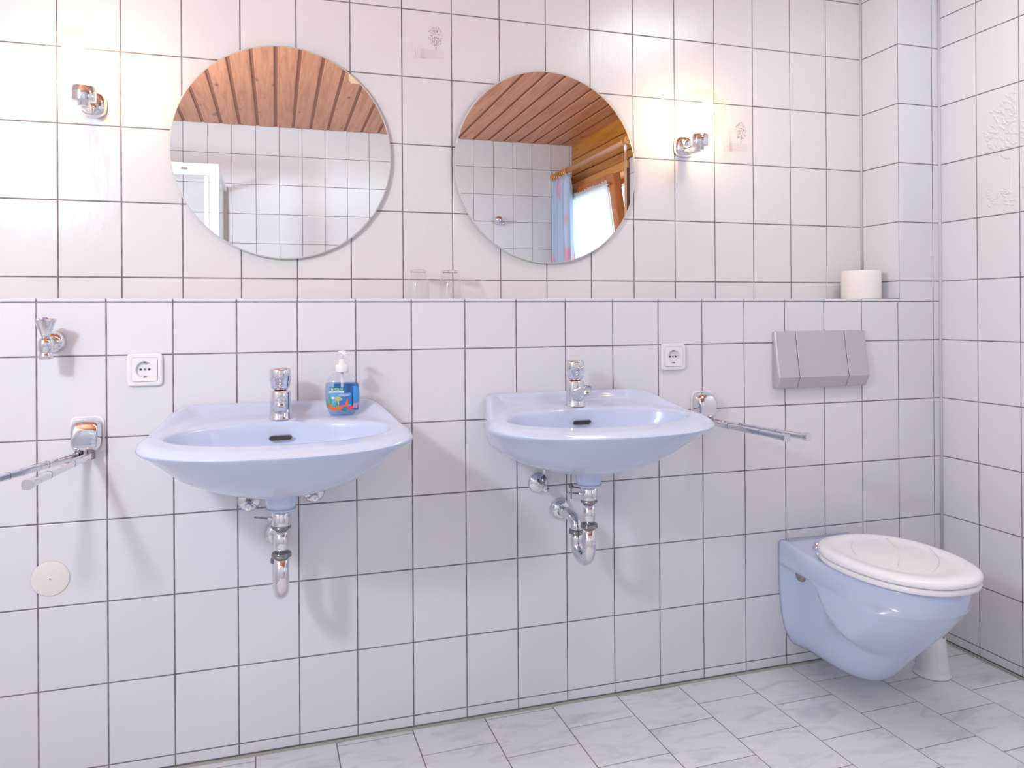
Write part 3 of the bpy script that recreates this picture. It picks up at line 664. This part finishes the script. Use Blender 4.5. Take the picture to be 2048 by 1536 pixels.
# ------------------------------------------------------------------ toilet
t = thing('toilet', 'pale blue wall-hung toilet with white lid in the corner', 'toilet', (2.208, 0, 0))
TLV = [(.403, .164, .536, .134), (.396, .168, .541, .138), (.372, .167, .537, .139), (.345, .163, .528, .139), (.338, .155, .525, .139), (.328, .118, .516, .139), (.30, .112, .494, .138), (.26, .109, .460, .137),
       (.22, .106, .425, .134), (.18, .103, .390, .130), (.14, .099, .356, .122), (.11, .094, .330, .112), (.088, .087, .310, .100), (.070, .072, .288, .083), (.062, .048, .260, .056)]
def tl_at(z):
    for q in range(len(TLV)-1):
        a, b = TLV[q], TLV[q+1]
        if a[0] >= z >= b[0]: f = (a[0]-z)/(a[0]-b[0]); return [a[k]*(1-f)+b[k]*f for k in (1, 2, 3)]
    return TLV[-1][1:]
def outl(z, hw, yf, wfl, n=96, arch=0.0):
    pts = []; ym = -min(.27, yf*.58)
    for k in range(n+1):
        u = k/n; s_ = abs(2*u-1); sg = 1 if u < .5 else -1
        if s_ > .5: q = (s_-.5)/.5; y = ym*(1-q)-.0006*q; x = hw
        else: a = (s_/.5)*PI/2; x = hw*math.sin(a)**.92 if a > 0 else 0; y = ym-(yf+ym)*math.cos(a)**.9
        if z < .345:
            hn = hw+max(0, .158-hw)*smooth01((z-.17)/.13)
            x = hn*x/hw if s_ <= .5 else hn+(hw-hn)*smooth01((y-ym)/.11)
        if z < .345:   # basin bulge swelling out of the flank
            zl = .345-.175*smooth01((-y-.10)/.27); x += (1.0 if s_ > .5 else math.sin(a)**1.6)*.047*smooth01((z-zl+.01)/.06)*smooth01((.345-z)/.006)*smooth01((-y-.10)/.07)*min(1, x/.06)
            x = min(x, .159)
        bl = smooth01(1-(-y)/(.058 if z < .34 else .20)); x = x+(wfl-x)*bl if abs(x) > .03 or True else x
        pts.append((sg*x, y, z+arch*(1-min(1, abs(x)/wfl)**2)*smooth01(1+y/.07)))
    return pts
zs_t = [v[0] for v in TLV[:5]]+[.333, .328, .32]+[.31-.0125*k for k in range(16)]+[.11, .099, .088, .078, .070, .062]
b = MB(); rg = [outl(z, *tl_at(z)) for z in sorted(zs_t)]
top = [[(p[0]*s1, p[1]*s2-(.0 if p[1] < -.01 else 0), p[2]) for p in outl(z, *tl_at(.403), arch=ar)] for z, s1, s2, ar in ((.4055, .985, .99, .020), (.407, .95, .97, .027))]
top.append([(p[0]*.82, min(p[1]*.93, -.03), .4035) for p in outl(.4035, *tl_at(.403))])
b.loft(rg+top, True, True, True)
b.build('toilet_bowl', M_blue, t)
for sx in (-1, 1):
    o = MB().lathe([(.019, -.012), (.020, 0), (.0175, .010), (.010, .0135)], (0, 0, 0), 'x', 24).build('fixing_cap', M_slot, t)
    o.location = (sx*.114, -.082, .318); o.rotation_euler = (0, 0, 0 if sx > 0 else PI); o['label'] = 'grey fixing cap under the rim'
def egg(z, s_=1.0, n=80, y0=-.116, y1=-.566, hw=.173):
    L = (y0-y1)/2; cy = (y0+y1)/2; pts = []
    for k in range(n):
        a = 2*PI*k/n; c_, s2 = math.cos(a), math.sin(a)
        pts.append((math.copysign(abs(c_)**.86, c_)*hw*s_, cy+.02+((L-.02) if s2 > 0 else (L+.02))*math.copysign(abs(s2)**.92, s2)*s_, z))
    return pts
se = MB(); se.loft([egg(.4065, .955), egg(.4085, .985), egg(.416, .993), egg(.4215, .985), egg(.423, .96)], True, True, True); se.build('seat', M_lid, t)
ld = MB(); ld.loft([egg(.4245, .95), egg(.4255, .985), egg(.430, 1.0), egg(.437, 1.0), egg(.4425, .985), egg(.4455, .955), egg(.4470, .90), egg(.4466, .82), egg(.4435, .74), egg(.4425, .66), egg(.4445, .40), egg(.4450, .05)], True, True, True)
lid = ld.build('lid', M_lid, t)
for P3 in (((-.02, -.195), (-.065, -.240), (-.105, -.312)), ((.095, -.205), (.030, -.318), (-.080, -.425)), ((.145, -.300), (.085, -.405), (-.015, -.478)), ((.140, -.43), (.12, -.46), (.09, -.487))):
    pts = []
    for i in range(17):
        f = i/16; x = (1-f)*(1-2*f)*P3[0][0]+4*f*(1-f)*P3[1][0]+f*(2*f-1)*P3[2][0]; y = (1-f)*(1-2*f)*P3[0][1]+4*f*(1-f)*P3[1][1]+f*(2*f-1)*P3[2][1]
        e = math.hypot(x/.174, (y+.335)/.235); pts.append((x, y, (.4444 if e < .7 else .4462)+.0001))
    MB().tube(pts, .0012, 6).build('shell_rib', M_lid, lid)
for sx in (-1, 1):
    MB().lathe([(.0125, 0), (.013, .004), (.010, .008), (.009, .018), (.006, .019)], (sx*.078, -.108, .4035), n=20).build('hinge', M_chrome, t)

# toilet brush holder
t = thing('toilet_brush_holder', 'white plastic toilet brush holder on the floor behind the toilet', 'brush holder', (2.498, -.180, 0.0004))
MB().lathe([(.050, 0), (.0545, .0006), (.0545, .004), (.0505, .0065), (.0480, .02), (.0425, .075), (.0385, .118), (.0385, .1195), (.0368, .1195), (.0362, .112), (.040, .06), (.045, .006), (.01, .005)], n=48).build('cup', M_white, t)
MB().lathe([(.022, .10), (.030, .105), (.0335, .112), (.028, .1165), (.004, .117)], n=28).build('brush_collar', M_cream, t)

# ------------------------------------------------------------------ soap bottle
t = thing('soap_bottle', 'clear pump soap bottle with blue turtle label on the left basin', 'soap bottle', (.7055, -.098, ZD+.0015), R(-10)); t.scale = (1.10, 1.04, 1.07)
BW = [(0.0, .026, .016), (.002, .029, .0185), (.006, .031, .020), (.020, .0355, .0220), (.040, .0400, .0238), (.058, .0412, .0243), (.072, .0398, .0236), (.084, .0355, .0212), (.093, .0290, .0180), (.099, .0215, .0145), (.103, .0145, .0118), (.106, .0125, .0115)]
def bw(z):
    for (a, b_, c_), (d, e, f) in zip(BW, BW[1:]):
        if a <= z <= d: q = (z-a)/(d-a); return b_+(e-b_)*q, c_+(f-c_)*q
    return BW[-1][1:]
def brings(prof, sc_=1.0, n=48, ex=.78): return [[(math.copysign(abs(math.cos(2*PI*k/n))**ex, math.cos(2*PI*k/n))*a*sc_, math.copysign(abs(math.sin(2*PI*k/n))**ex, math.sin(2*PI*k/n))*c_*sc_, z) for k in range(n)] for z, a, c_ in prof]
MB().loft(brings(BW), True, False, True).build('bottle_body', M_bottle, t)
MB().loft(brings([(.002, .025, .015)]+[(z, *bw(z)) for z in (.006, .02, .04, .058, .070, .078)], .94), True, True, True).build('liquid', M_soap, t)
def fy(x, z, off=.0004):
    a, c_ = bw(z); u = min(.995, abs(x)/a); cc = u**(1/.78); s_ = math.sqrt(max(0, 1-cc*cc)); return -(c_*s_**.78)-off
def decal(name, pts, m_, off, par, div=6, back=False):
    """flat print: polygon (x,z) cut into strips, wrapped on the bottle's face"""
    me = bpy.data.meshes.new(name); bm = bmesh.new()
    vs = [bm.verts.new((x, 0, z)) for x, z in pts]; f = bm.faces.new(vs)
    bmesh.ops.triangulate(bm, faces=[f])
    for _ in range(2): bmesh.ops.subdivide_edges(bm, edges=[e for e in bm.edges if e.calc_length() > .004], cuts=1, use_grid_fill=False); bmesh.ops.triangulate(bm, faces=bm.faces)
    for v in bm.verts: v.co.y = fy(v.co.x, v.co.z, off) if not back else -fy(v.co.x, v.co.z, off)
    bm.to_mesh(me); bm.free(); me.materials.append(m_); o = bpy.data.objects.new(name, me); C.objects.link(o); o.parent = par; return o
def rect(x0, x1, z0, z1, nx=8): return [(x0+(x1-x0)*k/nx, z0) for k in range(nx+1)]+[(x1+(x0-x1)*k/nx, z1) for k in range(nx+1)]
def blob(cx, cz, rx, rz, n=16, wob=0, ph=0, rot=0):
    out = []
    for k in range(n):
        a = 2*PI*k/n; q = 1+wob*math.sin(3*a+ph)+wob*.6*math.sin(5*a+2*ph); x, z = rx*q*math.cos(a), rz*q*math.sin(a)
        out.append((cx+x*math.cos(rot)-z*math.sin(rot), cz+x*math.sin(rot)+z*math.cos(rot)))
    return out
flat = lambda n, c: mat(n, c, .35)
c_sea, c_deep, c_sky, c_ban, c_or, c_gr, c_tu, c_pk, c_teal, c_lav = flat('sea_blue', (96, 170, 222)), flat('deep_blue', (62, 120, 196)), flat('print_white', (232, 236, 244)), flat('banner_green', (24, 128, 134)), flat('coral_orange', (236, 112, 52)), flat('weed_green', (86, 168, 120)), flat('turtle_green', (182, 190, 120)), flat('coral_pink', (226, 80, 96)), flat('rock_teal', (48, 134, 150)), flat('lavender_print', (160, 176, 220))
lab = decal('label_picture', rect(-.0275, .0225, .019, .0555), c_sea, .0004, t)
lab['label'] = 'sea picture with a turtle and orange coral'
decal('water', [(-.012, .028), (.0, .026), (.0215, .030), (.0215, .050), (.006, .049), (-.008, .044)], c_deep, .0006, lab)
decal('haze', blob(.006, .0505, .013, .003), c_lav, .0007, lab)
decal('coral', [(-.029, .020), (-.031, .030), (-.026, .031), (-.023, .026), (-.015, .0245), (-.006, .0265), (.0015, .0235), (.003, .0195), (-.002, .0165), (-.012, .0145), (-.022, .0150)], c_or, .0008, lab)
decal('coral', [(.003, .024), (.0065, .027), (.0125, .0395), (.0145, .0440), (.0155, .034), (.0145, .026), (.010, .022)], c_or, .0008, lab)
decal('coral', blob(.0195, .0205, .006, .0055, 14, .12, 1), c_pk, .0008, lab); decal('coral', blob(.0025, .0265, .003, .003, 12, .15, 2), c_pk, .0009, lab)
decal('weed', [(-.0265, .028), (-.0275, .050), (-.0255, .052), (-.0235, .044), (-.021, .040), (-.022, .031)], c_gr, .0007, lab)
decal('weed', [(-.0200, .0235), (-.0175, .0295), (-.0155, .025), (-.0125, .0295), (-.0105, .0245), (-.008, .0285), (-.0065, .0235), (-.013, .0215)], c_gr, .0009, lab)
decal('rock', blob(.0085, .0185, .0055, .0065, 12, .12, .5), c_teal, .0009, lab)
decal('turtle_shell', blob(-.006, .0425, .0088, .0048, 18, .03, .5, -.25), c_tu, .0009, lab)
decal('turtle_head', blob(-.0185, .0445, .0036, .0028), c_sky, .0010, lab); decal('turtle_neck', [(-.0165, .0430), (-.0115, .0405), (-.0105, .0435), (-.0160, .0460)], c_tu, .00085, lab)
decal('turtle_flipper', [(-.0095, .0395), (-.0055, .0390), (-.0045, .030), (-.0060, .0265), (-.0085, .031)], c_tu, .0010, lab); decal('turtle_flipper', [(-.014, .0395), (-.0105, .0405), (-.0145, .0340), (-.0195, .0325)], c_tu, .0010, lab)
ban = decal('label_banner', rect(-.0275, .0065, .0605, .0690), c_ban, .0006, t); decal('caption_strip', rect(-.0275, .0065, .0565, .0600), c_sky, .0006, t)
decal('banner_leaf', [(-.0118, .0690), (-.0092, .0690), (-.0096, .0725), (-.0114, .0725)], c_ban, .0006, ban)
def text_on(s, x0, x1, z0, hgt, m_, off, par, name):
    cu = bpy.data.curves.new('t', 'FONT'); cu.body = s; cu.size = 1; cu.resolution_u = 3; to = bpy.data.objects.new('t', cu); C.objects.link(to)
    bpy.context.view_layer.update(); me = bpy.data.meshes.new_from_object(to.evaluated_get(bpy.context.evaluated_depsgraph_get())); bpy.data.objects.remove(to, do_unlink=True)
    xs = [v.co.x for v in me.vertices]; zs = [v.co.y for v in me.vertices]; a, b_, c_, d = min(xs), max(xs), min(zs), max(zs)
    for v in me.vertices:
        x = x0+(v.co.x-a)/(b_-a)*(x1-x0); z = z0+(v.co.y-c_)/(d-c_)*hgt; v.co = (x, fy(x, z, off), z)
    me.materials.clear(); me.materials.append(m_); o = bpy.data.objects.new(name, me); C.objects.link(o); o.parent = par; return o
text_on('PALMOLIVE', -.0262, .0038, .0622, .0052, c_sky, .0009, ban, 'brand_lettering')
decal('back_label', rect(-.020, .036, .012, .0745, 12), flat('back_print_blue', (70, 160, 226)), .0003, t, back=True)['label'] = 'blue back label seen through the bottle'
decal('side_print', [(.0265, .030), (.0385, .032), (.0395, .055), (.0365, .070), (.0265, .072)], flat('side_print_blue', (74, 158, 226)), .0003, t)
decal('side_print', [(.0240, .018), (.0345, .019), (.0380, .032), (.0265, .030)], flat('side_print_rose', (206, 160, 176)), .0003, t)
decal('side_print', [(-.0345, .022), (-.0305, .020), (-.0300, .036), (-.0355, .044)], c_gr, .0003, t)
MB().tube([(0, 0, .012), (0, 0, .104)], .0028, 10).build('dip_tube', M_white, t)
MB().lathe([(.0125, .103), (.0148, .104), (.0152, .106), (.0150, .119), (.0140, .1205), (.0085, .1215), (.0068, .127), (.0052, .134)], n=32, cap0=True).build('screw_collar', M_white, t)
pm = MB(); pm.lathe([(.0030, .130), (.0034, .142), (.0058, .146), (.0062, .1485)], n=20)
pm.build('pump_stem', M_white, t)
ph = MB(); rg = []
for xx, zz, a, c_ in ((.009, .1500, .0045, .0022), (.004, .1505, .0092, .0036), (-.002, .1508, .0105, .0040), (-.008, .1503, .0088, .0036), (-.014, .1490, .0060, .0030), (-.0195, .1465, .0045, .0026), (-.0215, .1440, .0038, .0022)):
    rg.append([(a*math.cos(2*PI*k/20)*1.0, xx, zz+c_*math.sin(2*PI*k/20)) for k in range(20)])
ph.loft(rg); ph.xf(Matrix.Rotation(R(25), 4, 'Z')); ph.build('pump_head', M_white, t)

# ------------------------------------------------------------------ behind the camera (seen in the mirrors)
# window: fixed frame, tilted sash with pane, handle; net curtain on its own rod
t = struct('window_1', MB().box(XR+.11, XR+.17, WY0, WY0+.05, WZ0, WZ1).box(XR+.11, XR+.17, WY1-.045, WY1, WZ0, WZ1).box(XR+.11, XR+.17, WY0+.05, WY1-.045, WZ1-.045, WZ1).box(XR+.11, XR+.17, WY0+.05, WY1-.045, WZ0, WZ0+.05), M_frame, 'tilted open wooden window reflected in the right mirror', 'window')
SY0, SY1, SH = WY0+.012, WY1-.012, 1.12
sm = MB(); sm.box(-.055, 0, SY0, SY0+.078, 0, SH).box(-.055, 0, SY1-.078, SY1, 0, SH).box(-.055, 0, SY0+.078, SY1-.078, SH-.078, SH).box(-.055, 0, SY0+.078, SY1-.078, 0, .078)
sash = sm.build('sash', M_frame, t, bevel=.004); sash.location = (XR+.100, 0, WZ0+.02); sash.rotation_euler = (0, R(-7.6), 0)
MB().box(-.030, -.026, SY0+.07, SY1-.07, .07, SH-.07).build('pane', M_pane, sash)
MB().box(XR-.0, XR+.24, WY0, WY0+.012, WZ0, WZ1).box(XR, XR+.24, WY1-.012, WY1, WZ0, WZ1).box(XR, XR+.24, WY0, WY1, WZ1-.012, WZ1).box(XR-.03, XR+.24, WY0, WY1, WZ0-.02, WZ0+.012).build('reveal_lining', M_casing, t)
MB().box(XR-.020, XR-.0005, YF+.001, -2.10, WZ1-.002, WZ1+.047).build('head_casing', M_casing, t, bevel=.003)
o = MB().box(XR-.020, XR-.0005, WY1-.0, -2.098, WZ0, WZ1-.003).build('side_casing', M_reddark, t, bevel=.002); o['label'] = 'dark red-brown side casing'
MB().box(XR-.016, XR-.0005, YF+.001, WY0, WZ0, WZ1-.003).build('side_casing', M_casing, t)
# net curtain
nt_ = thing('net_curtain', 'white sheer net curtain with ruffled heading on the tilted sash', 'curtain', (XR+.100, 0, WZ0+.02)); nt_.rotation_euler = (0, R(-7.6), 0)
mb = MB(); rows = []; ny = 160
for zz in (.06, .3, .6, .85, 1.0, 1.03, 1.045, 1.075):
    amp = .006 if zz < 1.03 else .003
    rows.append([(-.078-amp*math.sin(y_*62)*(1 if zz < 1.02 else .6), SY0+.035+(SY1-SY0-.095)*y_, zz+(.006*math.sin(y_*97) if zz > 1.07 else 0)) for y_ in [k/ny for k in range(ny+1)]])
rows = [[(p[0]-.004*math.sin(p[1]*150), p[1], p[2]) for p in r_] for r_ in rows]
mb.loft(rows, False, False, True, close=False); mb.build('net', M_net, nt_)
MB().loft([[(p[0]-.002, p[1], z+(p[2]-1.075)) for p in rows[-1]] for z in (1.035, 1.055, 1.083)], False, False, True, close=False).build('heading', M_net, nt_)
MB().tube([(-.074, SY0+.02, 1.058), (-.074, SY1-.035, 1.058)], .0045, 10).build('net_rod', M_white, nt_)
MB().lathe([(.002, 0), (.008, .002), (.008, .012), (.002, .014)], (-.074, SY1-.038, 1.058), 'y', 14).build('rod_finial', M_slot, nt_)
# curtain pole
RX, RZ = XR-.170, 2.172
t = thing('curtain_pole', 'reddish wooden curtain pole above the window, seen in the right mirror', 'curtain pole', (0,0,0))
MB().tube([(RX, YF+.004, RZ), (RX, -.95, RZ)], .0165, 20).build('pole', M_pole, t)
for yb in (-3.052, -1.76):
    b = MB().tube([(XR-.001, yb, RZ), (RX+.012, yb, RZ)], .011, 14); b.build('bracket', M_pole, t)
    MB().lathe([(.017, -.009), (.0245, -.008), (.0265, 0), (.0245, .008), (.017, .009)], (RX, yb, RZ), 'y', 24).build('bracket_cup', M_casing, t)
def make_ring(y, first=None):
    rg = MB(); pts = [(RX+.0245*math.cos(a), y, RZ-.005+.0245*math.sin(a)) for a in [2*PI*k/24 for k in range(25)]]; rg.tube(pts, .0042, 8, caps=False)
    return rg
ring0 = thing('curtain_ring', 'wooden curtain ring bunched with others over the blue curtain', 'curtain ring', (0,0,0), 0, 'wooden rings over the blue curtain')
make_ring(0).build('ring_hoop', M_casing, ring0); MB().lathe([(.001, -.012), (.003, -.010), (.003, 0), (.001, .002)], (RX, 0, RZ-.034), n=8).build('ring_eye', M_chrome_d, ring0)
ring0.location = (0, -3.02, 0)
for k in range(1, 9): dup(ring0, (0, -3.02+.034*k, 0), ring0['label'])
ro = dup(ring0, (0, -1.80, 0), 'single wooden curtain ring holding the draw rod, seen in the right mirror'); ro['group'] = 'wooden ring by the draw rod'
# blue curtain
t = thing('blue_curtain', 'pale blue curtain with pink flowers gathered at the far end of the pole', 'curtain', (RX, 0, 0))
mb = MB(); ny = 150; rows = []
for zz in (.35, .8, 1.2, 1.6, 1.9, 2.05, 2.10, 2.142):
    sp = 1.0+.10*(2.14-zz); amp = .027 if zz < 2.1 else .016
    rows.append([(amp*math.sin(2*PI*5.5*k/ny)+.004*math.sin(2*PI*14*k/ny), -3.035+.315*sp*(k/ny), zz) for k in range(ny+1)])
mb.loft(rows, False, False, True, close=False)
Mc = mat('blue_flowered_cotton', (186, 206, 232), 0.9, noise=((12, 12, 4), (220, 168, 192), .58, .68, 1.0)); Mc.node_tree.nodes['Principled BSDF'].inputs['Subsurface Weight'].default_value = 0
o = mb.build('curtain_cloth', Mc, t); sl = o.modifiers.new('thick', 'SOLIDIFY'); sl.thickness = .0012
MB().loft([[(p[0]*.98, p[1], z) for p in rows[-1]] for z in (2.142, 2.150)], False, False, True, close=False).build('gathering_tape', M_net, t)
# draw rod
t = thing('draw_rod', 'long cream draw rod hanging from the end ring, seen in the right mirror', 'draw rod', (RX, -1.80, 0))
MB().tube([(0, 0, 2.150), (0, 0, 2.12), (0, -.008, 1.1)], [.004, .007, .0075], 12).build('rod', M_stick, t); MB().box(-.012, -.006, .006, .018, 1.15, 2.10).build('rod_edge', M_pole, t)
MB().lathe([(.006, 0), (.010, .01), (.010, .03), (.006, .04)], (0, 0, 2.115), n=14).build('rod_cap', M_white, t)
# shower enclosure
t = thing('shower_enclosure', 'white framed shower enclosure in the corner, seen in the left mirror', 'shower')
XS, YS, ZS = .243, -2.27, 2.00
def bar(n, *a, m_=M_showerw, par=t): return MB().box(*a).build(n, m_, par, bevel=.003)
bar('corner_post', XS-.050, XS, YS-.022, YS+.012, 0.1, ZS); bar('top_rail', XL+.003, XS-.050, YS-.018, YS+.012, ZS-.065, ZS)
bar('side_top_rail', XS-.022, XS-.002, YF+.014, YS-.022, ZS-.035, ZS-.008); bar('wall_profile', XS-.028, XS+.002, YF+.001, YF+.022, .1, ZS-.0, m_=M_showerd)
bar('door_stile', XS-.080, XS-.058, YS-.012, YS+.004, .12, ZS-.07)
MB().box(XS-.016, XS-.010, YF+.022, YS-.022, .12, ZS-.036).build('side_pane', M_pane, t); MB().box(XL+.01, XS-.080, YS-.008, YS-.003, .12, ZS-.066).build('door_pane', M_pane, t)
bar('shower_tray', XL+.003, XS+.02, YF+.003, YS+.03, 0.001, .1); MB().rbox(XS-.20, XS-.165, YS+.012, YS+.0135, ZS-.040, ZS-.027, .002).build('maker_badge', M_slot, t)
# robe hook on opposite wall
t = thing('robe_hook', 'small chrome ball hook on the tiled wall opposite, seen in the right mirror', 'hook', (2.118, YF, 1.835))
MB().lathe([(.014, 0), (.0145, .004), (.010, .008), (.008, .02), (.008, .03)], (0, .0006, 0), 'y', 24).build('hook_base', M_chrome, t)
pr_ = []
for k in range(17): a = -PI/2+PI*k/16; pr_.append((.030*math.cos(a)+.0003, .052+.030*math.sin(a)))
MB().lathe(pr_, (0, 0, 0), 'y', 28).build('ball', M_chrome, t)
MB().tube([(0, .012, -.012), (.036, .03, -.022)], .006, 12).build('peg_stem', M_chrome, t)
pr_ = [(.013*math.cos(-PI/2+PI*k/12)+.0002, .013*math.sin(-PI/2+PI*k/12)) for k in range(13)]
MB().lathe(pr_, (.044, .034, -.024), 'y', 18).build('peg_ball', M_chrome, t)
print('floor tiles', n_ft, 'objects', len(C.objects))
